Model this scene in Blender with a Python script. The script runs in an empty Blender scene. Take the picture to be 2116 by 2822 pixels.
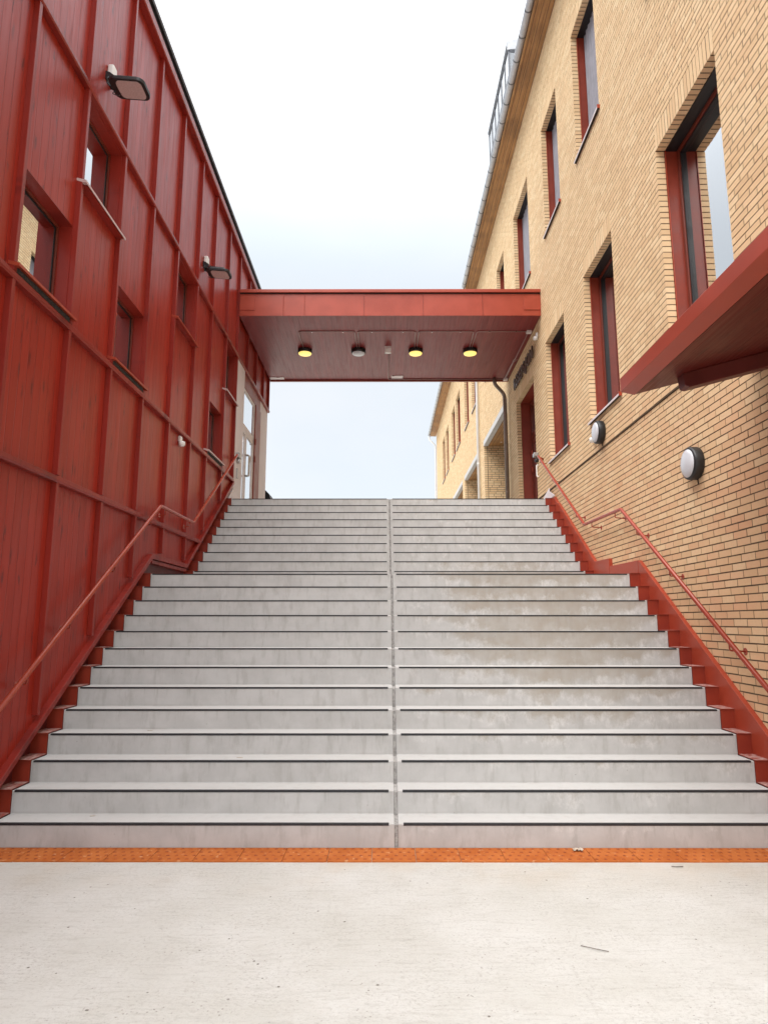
import bpy, bmesh, math, random
import numpy as np
from mathutils import Vector, Matrix
random.seed(7); rng = np.random.default_rng(7)
scene = bpy.context.scene
COL = scene.collection
R = math.radians

# ------------------------------------------------------------------ camera
TH = 0.166040
CAMZ = 1.7137
cd = bpy.data.cameras.new('camera')
cam = bpy.data.objects.new('camera', cd); COL.objects.link(cam)
cd.sensor_fit = 'VERTICAL'; cd.sensor_height = 36.0; cd.lens = 36.0 * 1820.0 / 2822.0
cd.clip_start = 0.05; cd.clip_end = 2000
cam.location = (0, 0, CAMZ)
cam.rotation_euler = (math.pi / 2 + TH, 0, 0.00198)
scene.camera = cam

# ------------------------------------------------------------------ light
SUN_EL, SUN_AZ = 58.0, 214.0          # azimuth from +Y clockwise: behind the camera, to its left
SKY_BASE = 2.95
W = bpy.data.worlds.new('World'); scene.world = W; W.use_nodes = True
nt = W.node_tree; nt.nodes.clear()
out = nt.nodes.new('ShaderNodeOutputWorld'); bg = nt.nodes.new('ShaderNodeBackground')
sky = nt.nodes.new('ShaderNodeTexSky'); sky.sky_type = 'NISHITA'; sky.sun_disc = False
sky.sun_elevation = R(SUN_EL); sky.sun_rotation = R(SUN_AZ)
tc = nt.nodes.new('ShaderNodeTexCoord')
mp = nt.nodes.new('ShaderNodeMapping'); mp.inputs['Scale'].default_value = (1.6, 1.6, 3.2)
nz = nt.nodes.new('ShaderNodeTexNoise'); nz.inputs['Scale'].default_value = 1.3; nz.inputs['Detail'].default_value = 5
rp = nt.nodes.new('ShaderNodeValToRGB')
rp.color_ramp.elements[0].position = 0.38; rp.color_ramp.elements[1].position = 0.66
k = SKY_BASE
rp.color_ramp.elements[0].color = (0.835, 0.90, 0.955, 1); rp.color_ramp.elements[1].color = (0.93, 0.955, 0.985, 1)
sc_ = nt.nodes.new('ShaderNodeVectorMath'); sc_.operation = 'SCALE'; 
sepz = nt.nodes.new('ShaderNodeSeparateXYZ'); zr = nt.nodes.new('ShaderNodeMapRange'); zr.interpolation_type = 'SMOOTHSTEP'
zr.inputs[1].default_value = .44; zr.inputs[2].default_value = 1.0; zr.inputs[3].default_value = k; zr.inputs[4].default_value = k * 3.3
nt.links.new(tc.outputs['Generated'], sepz.inputs[0]); nt.links.new(sepz.outputs[2], zr.inputs[0]); nt.links.new(zr.outputs[0], sc_.inputs['Scale'])
mx = nt.nodes.new('ShaderNodeMix'); mx.data_type = 'RGBA'; mx.inputs['Factor'].default_value = 0.93
nt.links.new(tc.outputs['Generated'], mp.inputs['Vector']); nt.links.new(mp.outputs[0], nz.inputs['Vector'])
nt.links.new(nz.outputs['Fac'], rp.inputs['Fac']); nt.links.new(rp.outputs['Color'], sc_.inputs[0])
nt.links.new(sky.outputs['Color'], mx.inputs['A']); nt.links.new(sc_.outputs[0], mx.inputs['B'])
nt.links.new(mx.outputs['Result'], bg.inputs['Color']); bg.inputs['Strength'].default_value = 0.1
nt.links.new(bg.outputs[0], out.inputs['Surface'])

sd = bpy.data.lights.new('sun', 'SUN'); sd.energy = 1.5; sd.angle = R(60); sd.color = (1.0, 0.965, 0.92)
sun = bpy.data.objects.new('sun', sd); COL.objects.link(sun)
a, e = R(SUN_AZ), R(SUN_EL)
todir = Vector((math.sin(a) * math.cos(e), math.cos(a) * math.cos(e), math.sin(e)))
sun.rotation_euler = todir.to_track_quat('Z', 'Y').to_euler(); sun.location = (0, -20, 40)

vs = scene.view_settings
vs.view_transform = 'Standard'; vs.look = 'None'; vs.gamma = 1.0; vs.use_curve_mapping = False
vs.exposure = 1.75
scene.render.engine = 'CYCLES'
scene.cycles.max_bounces = 8; scene.cycles.diffuse_bounces = 4; scene.cycles.glossy_bounces = 4

# ------------------------------------------------------------------ material helpers
class NT:
    def __init__(s, name):
        s.m = bpy.data.materials.new(name); s.m.use_nodes = True
        s.t = s.m.node_tree; s.t.nodes.clear()
        s.out = s.n('ShaderNodeOutputMaterial'); s.p = s.n('ShaderNodeBsdfPrincipled')
        s.l(s.p.outputs[0], s.out.inputs[0])
    def n(s, t, **kw):
        x = s.t.nodes.new(t)
        for a_, v in kw.items(): setattr(x, a_, v)
        return x
    def l(s, a_, b_): s.t.links.new(a_, b_)
    def pos(s): return s.n('ShaderNodeNewGeometry').outputs['Position']
    def setv(s, sock, v):
        if hasattr(v, 'is_output'): s.l(v, sock)
        else: sock.default_value = v
    def mapping(s, vec, scale=(1, 1, 1), loc=(0, 0, 0)):
        m = s.n('ShaderNodeMapping'); s.l(vec, m.inputs['Vector'])
        m.inputs['Scale'].default_value = scale; m.inputs['Location'].default_value = loc
        return m.outputs[0]
    def noise(s, vec, scale=5, detail=3, rough=.5, dist=0):
        m = s.n('ShaderNodeTexNoise'); s.l(vec, m.inputs['Vector'])
        m.inputs['Scale'].default_value = scale; m.inputs['Detail'].default_value = detail
        m.inputs['Roughness'].default_value = rough; m.inputs['Distortion'].default_value = dist
        return m.outputs['Fac']
    def voro(s, vec, scale, feature='F1', rnd=1):
        m = s.n('ShaderNodeTexVoronoi', feature=feature); s.l(vec, m.inputs['Vector'])
        m.inputs['Scale'].default_value = scale; m.inputs['Randomness'].default_value = rnd
        return m.outputs['Distance'], m.outputs['Color']
    def math(s, op, a_, b_=0.0, c_=0.0, clamp=False):
        m = s.n('ShaderNodeMath', operation=op, use_clamp=clamp)
        s.setv(m.inputs[0], a_); s.setv(m.inputs[1], b_); s.setv(m.inputs[2], c_)
        return m.outputs[0]
    def ramp(s, v, x0, x1, y0=0.0, y1=1.0, smooth=True):
        m = s.n('ShaderNodeMapRange', clamp=True)
        if smooth: m.interpolation_type = 'SMOOTHSTEP'
        s.setv(m.inputs[0], v); m.inputs[1].default_value = x0; m.inputs[2].default_value = x1
        m.inputs[3].default_value = y0; m.inputs[4].default_value = y1
        return m.outputs[0]
    def mix(s, f, a_, b_, mode='MIX'):
        m = s.n('ShaderNodeMix', data_type='RGBA', blend_type=mode)
        s.setv(m.inputs['Factor'], f)
        for k_, v in (('A', a_), ('B', b_)):
            if hasattr(v, 'is_output'): s.l(v, m.inputs[k_])
            else: m.inputs[k_].default_value = (*v, 1) if len(v) == 3 else v
        return m.outputs['Result']
    def sep(s, vec):
        m = s.n('ShaderNodeSeparateXYZ'); s.l(vec, m.inputs[0]); return m.outputs
    def comb(s, x=0., y=0., z=0.):
        m = s.n('ShaderNodeCombineXYZ')
        for i, v in enumerate((x, y, z)): s.setv(m.inputs[i], v)
        return m.outputs[0]
    def bump(s, h, strength=.3, dist=.01):
        m = s.n('ShaderNodeBump'); s.setv(m.inputs['Height'], h)
        m.inputs['Strength'].default_value = strength; m.inputs['Distance'].default_value = dist
        s.l(m.outputs[0], s.p.inputs['Normal'])
    def col(s, v):
        if hasattr(v, 'is_output'): s.l(v, s.p.inputs['Base Color'])
        else: s.p.inputs['Base Color'].default_value = (*v, 1)
    def rough(s, v): s.setv(s.p.inputs['Roughness'], v)
    def spec(s, v): s.p.inputs['Specular IOR Level'].default_value = v

def simple(name, c, rough=.5, metal=0.0, var=.12, scale=6.0, bump=0.0, spec=.5, dirt=0.0):
    m = NT(name); P = m.pos()
    n1 = m.noise(P, scale, 5, .6)
    lo = tuple(x * (1 - var) for x in c); hi = tuple(min(1, x * (1 + var)) for x in c)
    cc = m.mix(m.ramp(n1, .3, .7), lo, hi)
    if dirt:
        d = m.ramp(m.noise(P, scale * 5, 4, .7), .6, .8)
        cc = m.mix(m.math('MULTIPLY', d, dirt), cc, (.5, .45, .4))
    m.col(cc); m.rough(m.ramp(n1, .2, .8, rough * .85, min(1, rough * 1.15))); m.p.inputs['Metallic'].default_value = metal
    m.spec(spec)
    if bump: m.bump(m.noise(P, scale * 12, 3), bump, .004)
    return m.m

def wood_paint(name, axis, width, base, dark, rough=.36, knots=1.0, phase=0.0, spec=.36, gmix=.40):
    """painted tongue and groove boards; `axis` is the direction ACROSS the boards, boards run along the other one"""
    m = NT(name); P = m.pos(); x, y, z = m.sep(P)
    across = {'Y': y, 'X': x, 'Z': z}[axis]
    along = z if axis == 'Y' else y
    u = m.math('DIVIDE', m.math('ADD', across, phase), width)
    cell = m.math('FLOOR', u); fr = m.math('SUBTRACT', u, cell)
    edge = m.math('MINIMUM', fr, m.math('SUBTRACT', 1.0, fr))
    groove = m.ramp(edge, .015, .055, 1, 0)
    wn = m.n('ShaderNodeTexWhiteNoise', noise_dimensions='1D'); m.setv(wn.inputs['W'], cell)
    rnd = wn.outputs['Value']
    # grain, stretched along the board and shifted per board
    gv = m.comb(m.math('MULTIPLY', across, 26.0), m.math('ADD', m.math('MULTIPLY', along, 1.3), m.math('MULTIPLY', rnd, 37.0)), m.math('MULTIPLY', cell, 3.7))
    grain = m.noise(gv, 1.0, 5, .65, .6)
    kv = m.comb(m.math('MULTIPLY', across, 12.0), m.math('ADD', m.math('MULTIPLY', along, 3.0), m.math('MULTIPLY', rnd, 51.0)), m.math('MULTIPLY', cell, 1.9))
    kd, _ = m.voro(kv, .75)
    kn = m.math('MULTIPLY', m.ramp(kd, .07, .30, 1, 0), m.ramp(m.noise(kv, 2.5, 3, .7), .40, .56))
    big = m.noise(P, 1.1, 4, .6)
    c = m.mix(m.ramp(rnd, 0, 1), tuple(b * .92 for b in base), tuple(min(1, b * 1.08) for b in base))
    c = m.mix(m.math('MULTIPLY', m.ramp(grain, .42, .72), .22), c, tuple(b * .62 for b in base))
    c = m.mix(m.math('MULTIPLY', m.ramp(big, .35, .75), .18), c, tuple(min(1, b * 1.5) for b in base))
    c = m.mix(m.math('MULTIPLY', kn, .7 * knots), c, dark)
    c = m.mix(m.math('MULTIPLY', groove, gmix), c, dark)
    m.col(c)
    m.rough(m.ramp(grain, .3, .8, rough - .07, rough + .1)); m.spec(spec)
    h = m.math('ADD', m.math('MULTIPLY', groove, -1.0), m.math('ADD', m.math('MULTIPLY', grain, .16), m.math('MULTIPLY', kn, -.12)))
    m.bump(h, .35, .004)
    return m.m

RED = (.30, .022, .010); REDD = (.06, .006, .006)
M = {}
M['boards'] = wood_paint('red painted boards', 'Y', .121, RED, REDD)
M['batten'] = wood_paint('red painted batten', 'Y', 3.0, (.235, .021, .013), REDD, knots=.5)
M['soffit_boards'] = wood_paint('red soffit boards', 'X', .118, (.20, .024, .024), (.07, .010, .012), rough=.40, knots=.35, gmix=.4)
M['canopy_soffit'] = wood_paint('dark red canopy boards', 'X', .118, (.11, .013, .010), (.04, .006, .006), rough=.45, spec=.3)  # shade under the canopy painted in as a darker copy of the soffit boards
M['redmetal'] = simple('red coated sheet metal', (.335, .047, .021), .36, var=.08, scale=3, dirt=.03)
M['redmetal_dark'] = simple('dark red coated sheet', (.22, .031, .014), .42, var=.1, scale=4, dirt=.02)
M['basered'] = simple('dark red plinth sheet', (.10, .011, .008), .5, var=.15, scale=4)  # shade below the bottom trim put into the red; canopy beams share it
M['rail'] = simple('red coated steel tube', (.32, .050, .026), .25, var=.08, scale=8)
M['frame'] = simple('brown red window frame', (.16, .028, .014), .35, var=.12, scale=9)
M['gasket'] = simple('black rubber gasket', (.012, .011, .012), .5)
M['black'] = simple('black powder coat', (.012, .012, .013), .45, var=.2, scale=20)
M['whiteplastic'] = simple('white plastic', (.78, .77, .74), .4, var=.04, scale=10)
M['greymetal'] = simple('grey galvanised steel', (.42, .41, .40), .38, metal=.6, var=.18, scale=14)
M['galv'] = simple('zinc gutter metal', (.40, .41, .43), .45, metal=.15, var=.12, scale=9, dirt=.08)
M['brownpipe'] = simple('dull brown grey pipe', (.22, .17, .145), .35, metal=.5, var=.15, scale=10)
M['whitepanel'] = simple('pale coated panel', (.66, .59, .58), .5, var=.04, scale=2)
M['alu'] = simple('brushed pale aluminium', (.66, .61, .60), .5, metal=.15, var=.05, scale=8)  # sky sheen of the glossy door put into a pale base colour
M['paleflash'] = simple('pale lead flashing', (.66, .58, .58), .4, var=.06, scale=8)
M['steel'] = simple('stainless steel', (.55, .54, .53), .2, metal=1.0, var=.08, scale=20)
M['conduit'] = simple('pink grey painted conduit', (.33, .20, .19), .35, var=.1, scale=12)
M['darkgrey'] = simple('dark grey steel', (.10, .105, .12), .45, var=.15, scale=10)
M['greyplate'] = simple('pale grey lintel steel', (.50, .49, .48), .5, var=.06, scale=5)
M['palelip'] = simple('pinkish sill sheet', (.52, .38, .36), .38, var=.06, scale=5)  # sky reflection on some left sills painted as a paler colour
M['screen'] = simple('grey woven window screen', (.25, .24, .265), .9, var=.1, scale=5)
M['roofgrey'] = simple('grey roof sheet', (.30, .30, .31), .5, var=.1, scale=3)
M['diffuser'] = simple('opal grey diffuser', (.55, .565, .60), .16, var=.03, scale=9)
M['lens'] = simple('floodlight glass', (.50, .36, .34), .12, var=.08, scale=60)
M['whitemetal'] = simple('white coated steel', (.74, .75, .76), .4, var=.05, scale=4)
M['letter'] = simple('dark bronze letter', (.10, .065, .05), .4, metal=.4, var=.2, scale=30)
M['curtain'] = simple('grey curtain cloth', (.62, .62, .68), .9, var=.12, scale=5)
M['dark'] = simple('dark room', (.02, .016, .016), .9)
M['mesh'] = simple('charred black insect mesh', (.05, .046, .04), .8, var=.6, scale=60, bump=.8)
M['nosing'] = simple('black rubber nosing', (.016, .017, .02), .55, var=.35, scale=30, dirt=.12)
M['filler'] = simple('joint filler', (.33, .315, .30), .9, var=.3, scale=30)
M['bark'] = simple('grey bark', (.16, .14, .12), .9, var=.3, scale=20)
M['leafdry'] = simple('dry pale leaf', (.42, .36, .29), .8, var=.2, scale=60)

def glass(name, tint, refl=.28):
    m = NT(name); m.t.nodes.remove(m.p)
    lw = m.n('ShaderNodeLayerWeight'); lw.inputs['Blend'].default_value = .35
    f = m.math('ADD', m.math('MULTIPLY', lw.outputs['Fresnel'], .85), refl, clamp=True)
    P = m.pos(); nb = m.n('ShaderNodeBump'); m.l(m.noise(P, .9, 2), nb.inputs['Height']); nb.inputs['Strength'].default_value = .05; nb.inputs['Distance'].default_value = .05
    g = m.n('ShaderNodeBsdfGlossy'); g.inputs['Roughness'].default_value = .012; g.inputs['Color'].default_value = (.97, .97, .97, 1)
    m.l(nb.outputs[0], g.inputs['Normal'])
    t = m.n('ShaderNodeBsdfTransparent'); t.inputs['Color'].default_value = (*tint, 1)
    s = m.n('ShaderNodeMixShader'); m.l(f, s.inputs[0]); m.l(t.outputs[0], s.inputs[1]); m.l(g.outputs[0], s.inputs[2])
    m.l(s.outputs[0], m.out.inputs[0])
    return m.m
M['glass'] = glass('tinted window glass', (.5, .48, .46), .62)
M['glass_clear'] = glass('clear window glass', (.85, .86, .88), .06)
M['glass_roof'] = glass('pale roof glass', (.45, .52, .60), .30)

def emitter(name, c, s):
    m = NT(name); m.col(tuple(x * .8 for x in c)); m.rough(.4)
    m.p.inputs['Emission Color'].default_value = (*c, 1); m.p.inputs['Emission Strength'].default_value = s
    return m.m
M['lit'] = emitter('lit warm diffuser', (1.0, .72, .20), .32)

# bricks: every brick is an island of its own, tone picked per island
def brick_mat():
    m = NT('yellow brick'); P = m.pos()
    g = m.n('ShaderNodeNewGeometry'); r = g.outputs['Random Per Island']
    cr = m.n('ShaderNodeValToRGB'); m.l(r, cr.inputs[0])
    el = cr.color_ramp.elements
    el[0].position = 0; el[0].color = (.64, .445, .255, 1); el[1].position = 1; el[1].color = (.76, .58, .355, 1)
    for p_, c_ in ((.18, (.70, .495, .285)), (.42, (.74, .545, .325)), (.60, (.67, .47, .265)), (.8, (.75, .56, .335))):
        q = el.new(p_); q.color = (*c_, 1)
    x, y, z = m.sep(P)
    n1 = m.noise(P, 26, 5, .65); n2 = m.noise(P, 170, 3, .7); n3 = m.noise(P, .55, 4, .6)
    c = m.mix(m.math('MULTIPLY', m.ramp(n1, .35, .75), .32), cr.outputs[0], (.60, .39, .21))
    # rosy tint low beside the stairs: staining plus red bounce light painted in
    low = m.math('MULTIPLY', m.ramp(z, 2.6, 6.0, 1, 0), m.ramp(n3, .30, .60, .35, 1))
    pk = m.math('MULTIPLY', low, m.ramp(m.math('FRACT', m.math('MULTIPLY', r, 17.0)), .15, .9, .30, .8))
    c = m.mix(pk, c, (.63, .345, .195))
    c = m.mix(m.math('MULTIPLY', m.ramp(n2, .62, .75), .35), c, (.22, .14, .08))
    m.col(c); m.rough(.85); m.spec(.25)
    m.bump(m.math('ADD', m.math('MULTIPLY', n1, .6), m.math('MULTIPLY', n2, .5)), .35, .004)
    return m.m
M['brick'] = brick_mat()
M['mortar'] = simple('brown grey mortar', (.105, .07, .04), .95, var=.22, scale=7, bump=.4)

def concrete_stair():
    m = NT('stair concrete'); P = m.pos(); x, y, z = m.sep(P)
    n1 = m.noise(P, 3.2, 6, .62); n2 = m.noise(P, 40, 4, .7); n4 = m.noise(m.mapping(P, (6, 6, 1.6)), 2.2, 5, .65)
    c = m.mix(m.ramp(n1, .3, .72), (.42, .416, .404), (.50, .497, .485))
    c = m.mix(m.math('MULTIPLY', m.ramp(n4, .48, .70), .45), c, (.32, .305, .285))
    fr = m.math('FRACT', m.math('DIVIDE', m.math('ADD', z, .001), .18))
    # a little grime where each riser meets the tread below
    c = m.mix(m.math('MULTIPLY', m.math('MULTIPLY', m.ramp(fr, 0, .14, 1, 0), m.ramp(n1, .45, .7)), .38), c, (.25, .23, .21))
    drip = m.math('MULTIPLY', m.ramp(fr, .25, .98), m.ramp(m.noise(m.mapping(P, (17, 1, .8)), 1.0, 5, .7), .55, .72))
    c = m.mix(m.math('MULTIPLY', drip, .5), c, (.24, .225, .20))
    # damp tan stain on the right-hand flight, with whitish bloom along its margin
    mk = m.math('MULTIPLY', m.math('MULTIPLY', m.ramp(x, .1, 1.5), m.ramp(x, 2.7, 3.4, 1, 0)), m.math('MULTIPLY', m.ramp(z, .35, 1.5), m.ramp(z, 2.36, 2.9, 1, 0)))
    shape = m.math('ADD', m.math('MULTIPLY', mk, .55), m.math('ADD', m.math('MULTIPLY', m.math('SUBTRACT', m.noise(m.mapping(P, (1.5, 1, 1.3)), 1.9, 7, .72), .5), 1.7), m.math('MULTIPLY', m.math('SUBTRACT', fr, .5), .42)))
    wet = m.math('MULTIPLY', m.ramp(shape, .16, .52), m.ramp(x, .12, .3))
    c = m.mix(m.math('MULTIPLY', wet, m.ramp(m.noise(P, 5, 5, .7), .3, .7, .35, .8)), c, (.335, .292, .235))
    bloom = m.math('MULTIPLY', m.math('MULTIPLY', m.ramp(shape, .05, .24), m.ramp(shape, .25, .50, 1, 0)), m.ramp(m.noise(m.mapping(P, (7, 7, 4)), 1.6, 7, .8), .42, .66))
    c = m.mix(m.math('MULTIPLY', bloom, m.math('MULTIPLY', m.ramp(x, .12, .3), .7)), c, (.62, .615, .60))
    # rusty splash at the foot
    c = m.mix(m.math('MULTIPLY', m.math('MULTIPLY', m.ramp(z, .0, .16, 1, 0), m.ramp(m.noise(P, 1.1, 4), .5, .70)), .06), c, (.36, .28, .19))
    vd, _ = m.voro(P, 9); spk = m.math('MULTIPLY', m.ramp(vd, .018, .045, 1, 0), m.ramp(m.noise(P, 6, 2), .45, .6))
    c = m.mix(m.math('MULTIPLY', spk, .85), c, (.10, .09, .08))
    c = m.mix(m.math('MULTIPLY', m.ramp(n2, .35, .7), .10), c, (.5, .5, .49))
    # treads are mixed paler than the risers
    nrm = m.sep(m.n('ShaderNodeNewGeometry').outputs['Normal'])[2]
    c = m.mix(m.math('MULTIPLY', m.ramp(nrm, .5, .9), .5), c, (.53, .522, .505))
    m.col(c); m.rough(m.ramp(wet, 0, 1, .82, .5)); m.spec(.3)
    m.bump(m.math('ADD', m.math('MULTIPLY', n2, .5), m.math('MULTIPLY', spk, -1.0)), .25, .004)
    return m.m
M['stair'] = concrete_stair()

def concrete_ground():
    m = NT('ground concrete'); P = m.pos(); x, y, z = m.sep(P)
    n1 = m.noise(P, 1.4, 6, .62); n2 = m.noise(m.mapping(P, (1, 1.4, 1)), 42, 6, .85); br = m.noise(m.mapping(P, (2.6, 15, 1)), 2.2, 5, .65); n5 = m.noise(P, 260, 2, .6)
    c = m.mix(m.ramp(n1, .3, .72), (.495, .484, .445), (.565, .557, .528))
    c = m.mix(m.math('MULTIPLY', m.ramp(br, .48, .70), .28), c, (.31, .29, .26))
    c = m.mix(m.math('MULTIPLY', m.math('MULTIPLY', m.ramp(n2, .48, .66), m.ramp(m.noise(P, 2.3, 4, .6), .3, .7, .35, 1.0)), .72), c, (.29, .268, .24))
    c = m.mix(m.math('MULTIPLY', m.ramp(n5, .5, .75), .25), c, (.55, .54, .525))
    vd, vc = m.voro(P, 11); spk = m.math('MULTIPLY', m.ramp(vd, .05, .10, 1, 0), m.ramp(m.noise(P, 4.5, 3), .50, .58))
    c = m.mix(m.math('MULTIPLY', spk, .85), c, (.13, .11, .09))
    vd2, _ = m.voro(P, 38); sp2 = m.math('MULTIPLY', m.ramp(vd2, .09, .2, 1, 0), m.ramp(m.noise(P, 9, 3), .50, .60))
    c = m.mix(m.math('MULTIPLY', sp2, .6), c, (.22, .19, .16))
    # rust coloured run-off below the orange tiles
    ru = m.math('MULTIPLY', m.math('MULTIPLY', m.ramp(y, 4.45, 5.15), m.ramp(m.noise(P, .9, 5, .6), .40, .68)), .5)
    c = m.mix(ru, c, (.46, .36, .25))
    m.col(c); m.rough(.9); m.spec(.25)
    h = m.math('ADD', m.math('ADD', m.math('MULTIPLY', n2, .8), m.math('MULTIPLY', br, .5)), m.math('MULTIPLY', m.math('ADD', spk, sp2), -.6))
    m.bump(h, .8, .008)
    return m.m
M['ground'] = concrete_ground()

def orange_tile():
    m = NT('orange tactile tile'); P = m.pos()
    n1 = m.noise(P, 4, 5, .6); n2 = m.noise(P, 60, 4, .7)
    c = m.mix(m.ramp(n1, .3, .7), (.36, .088, .011), (.45, .132, .026))
    c = m.mix(m.math('MULTIPLY', m.ramp(n2, .5, .72), .5), c, (.34, .075, .015))
    c = m.mix(m.math('MULTIPLY', m.ramp(m.noise(P, 23, 4), .62, .72), .4), c, (.66, .40, .22))
    dz = m.ramp(m.sep(P)[2], .0095, .012)
    c = m.mix(m.math('MULTIPLY', dz, .95), c, m.mix(m.ramp(m.noise(P, 50, 4), .35, .65), (.18, .035, .01), (.33, .075, .015)))
    m.col(c); m.rough(.75); m.spec(.3); m.bump(n2, .3, .003)
    return m.m
M['orange'] = orange_tile()

def tread_strip():
    m = NT('dusty red stair sheet'); P = m.pos()
    nrm = m.sep(m.n('ShaderNodeNewGeometry').outputs['Normal'])[2]
    d = m.math('MULTIPLY', m.ramp(nrm, .5, .9), m.ramp(m.noise(P, 22, 5, .7), .34, .62))
    c = m.mix(m.ramp(m.noise(P, 5, 4), .3, .7), (.23, .026, .012), (.28, .034, .014))
    m.col(m.mix(m.math('MULTIPLY', d, .7), c, (.50, .38, .34))); m.rough(m.ramp(d, 0, 1, .42, .85))
    return m.m
M['sidesheet'] = tread_strip()

def woodceil():
    m = NT('oiled pine ceiling'); P = m.pos(); x, y, z = m.sep(P)
    u = m.math('DIVIDE', x, .12); cell = m.math('FLOOR', u); fr = m.math('SUBTRACT', u, cell)
    ed = m.math('MINIMUM', fr, m.math('SUBTRACT', 1.0, fr))
    gv = m.comb(m.math('MULTIPLY', x, 30.0), m.math('MULTIPLY', y, 1.5), cell)
    gr = m.noise(gv, 1, 5, .6, .5)
    c = m.mix(m.ramp(gr, .3, .7), (.46, .25, .095), (.30, .145, .052))
    c = m.mix(m.math('MULTIPLY', m.ramp(m.noise(P, 1.7, 4), .4, .7), .45), c, (.13, .065, .03))
    c = m.mix(m.ramp(ed, .02, .06, .9, 0), c, (.03, .016, .01))
    m.col(c); m.rough(.6); m.bump(m.ramp(ed, .02, .06), .5, .006)
    return m.m
M['wood'] = woodceil()

# ------------------------------------------------------------------ mesh helpers
class MB:
    def __init__(s): s.v = []; s.f = []; s.smooth = set()
    def quad(s, *p):
        b = len(s.v); s.v += [tuple(q) for q in p]; s.f.append(tuple(range(b, b + len(p))))
    def box(s, x0, x1, y0, y1, z0, z1):
        b = len(s.v)
        s.v += [(x0, y0, z0), (x1, y0, z0), (x1, y1, z0), (x0, y1, z0), (x0, y0, z1), (x1, y0, z1), (x1, y1, z1), (x0, y1, z1)]
        for f in ((0, 3, 2, 1), (4, 5, 6, 7), (0, 1, 5, 4), (1, 2, 6, 5), (2, 3, 7, 6), (3, 0, 4, 7)):
            s.f.append(tuple(b + i for i in f))
        return s
    def prism(s, poly, a0, a1, axis='X'):
        """poly in the plane across `axis`: X -> (y,z), Y -> (x,z), Z -> (x,y)"""
        n = len(poly); b = len(s.v)
        def pt(p, t):
            return {'X': (t, p[0], p[1]), 'Y': (p[0], t, p[1]), 'Z': (p[0], p[1], t)}[axis]
        s.v += [pt(p, a0) for p in poly] + [pt(p, a1) for p in poly]
        s.f.append(tuple(b + i for i in range(n))); s.f.append(tuple(b + n + i for i in reversed(range(n))))
        for i in range(n):
            j = (i + 1) % n; s.f.append((b + i, b + n + i, b + n + j, b + j))
        return s
    def tube(s, pts, r, seg=12, cap=True):
        pts = [Vector(p) for p in pts]; rings = []
        up = None
        for i, p in enumerate(pts):
            if i == 0: d = (pts[1] - p).normalized(); sc = 1
            elif i == len(pts) - 1: d = (p - pts[-2]).normalized(); sc = 1
            else:
                d1 = (p - pts[i - 1]).normalized(); d2 = (pts[i + 1] - p).normalized(); d = (d1 + d2)
                d = d.normalized() if d.length > 1e-6 else d1; sc = 1
            if up is None:
                up = Vector((0, 0, 1)) if abs(d.z) < .9 else Vector((0, 1, 0))
            a_ = d.cross(up).normalized(); b_ = a_.cross(d).normalized(); up = b_
            b0 = len(s.v); rings.append(b0)
            for k_ in range(seg):
                t = 2 * math.pi * k_ / seg
                s.v.append(tuple(p + r * (math.cos(t) * a_ + math.sin(t) * b_)))
        for q in range(len(rings) - 1):
            for k_ in range(seg):
                s.smooth.add(len(s.f))
                s.f.append((rings[q] + k_, rings[q] + (k_ + 1) % seg, rings[q + 1] + (k_ + 1) % seg, rings[q + 1] + k_))
        if cap:
            s.f.append(tuple(rings[0] + k_ for k_ in reversed(range(seg)))); s.f.append(tuple(rings[-1] + k_ for k_ in range(seg)))
        return s
    def lathe(s, prof, c, axis='X', seg=32, smooth=True):
        """prof: list of (radius, offset along axis)"""
        c = Vector(c); ring = []
        for r, t in prof:
            b0 = len(s.v); ring.append(b0)
            for k_ in range(seg):
                a_ = 2 * math.pi * k_ / seg; u, w = r * math.cos(a_), r * math.sin(a_)
                o = {'X': Vector((t, u, w)), 'Y': Vector((w, t, u)), 'Z': Vector((u, w, t))}[axis]
                s.v.append(tuple(c + o))
        for q in range(len(prof) - 1):
            for k_ in range(seg):
                if smooth: s.smooth.add(len(s.f))
                s.f.append((ring[q] + k_, ring[q] + (k_ + 1) % seg, ring[q + 1] + (k_ + 1) % seg, ring[q + 1] + k_))
        s.f.append(tuple(ring[0] + k_ for k_ in reversed(range(seg)))); s.f.append(tuple(ring[-1] + k_ for k_ in range(seg)))
        return s
    def build(s, name, mat, parent=None, bevel=0.0, recalc=True):
        org = Vector((0, 0, 0)); p = parent
        while p is not None: org += p.location; p = p.parent
        me = bpy.data.meshes.new(name)
        me.from_pydata([tuple(Vector(v) - org) for v in s.v], [], s.f)
        if s.smooth:
            fl = [i in s.smooth for i in range(len(s.f))]; me.polygons.foreach_set('use_smooth', fl)
        if recalc:
            bm = bmesh.new(); bm.from_mesh(me); bmesh.ops.recalc_face_normals(bm, faces=bm.faces); bm.to_mesh(me); bm.free()
        me.materials.append(M[mat] if isinstance(mat, str) else mat)
        o = bpy.data.objects.new(name, me); COL.objects.link(o); o.parent = parent
        if bevel:
            md = o.modifiers.new('bevel', 'BEVEL'); md.width = bevel; md.segments = 2; md.limit_method = 'ANGLE'; md.angle_limit = R(40)
        return o

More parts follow.
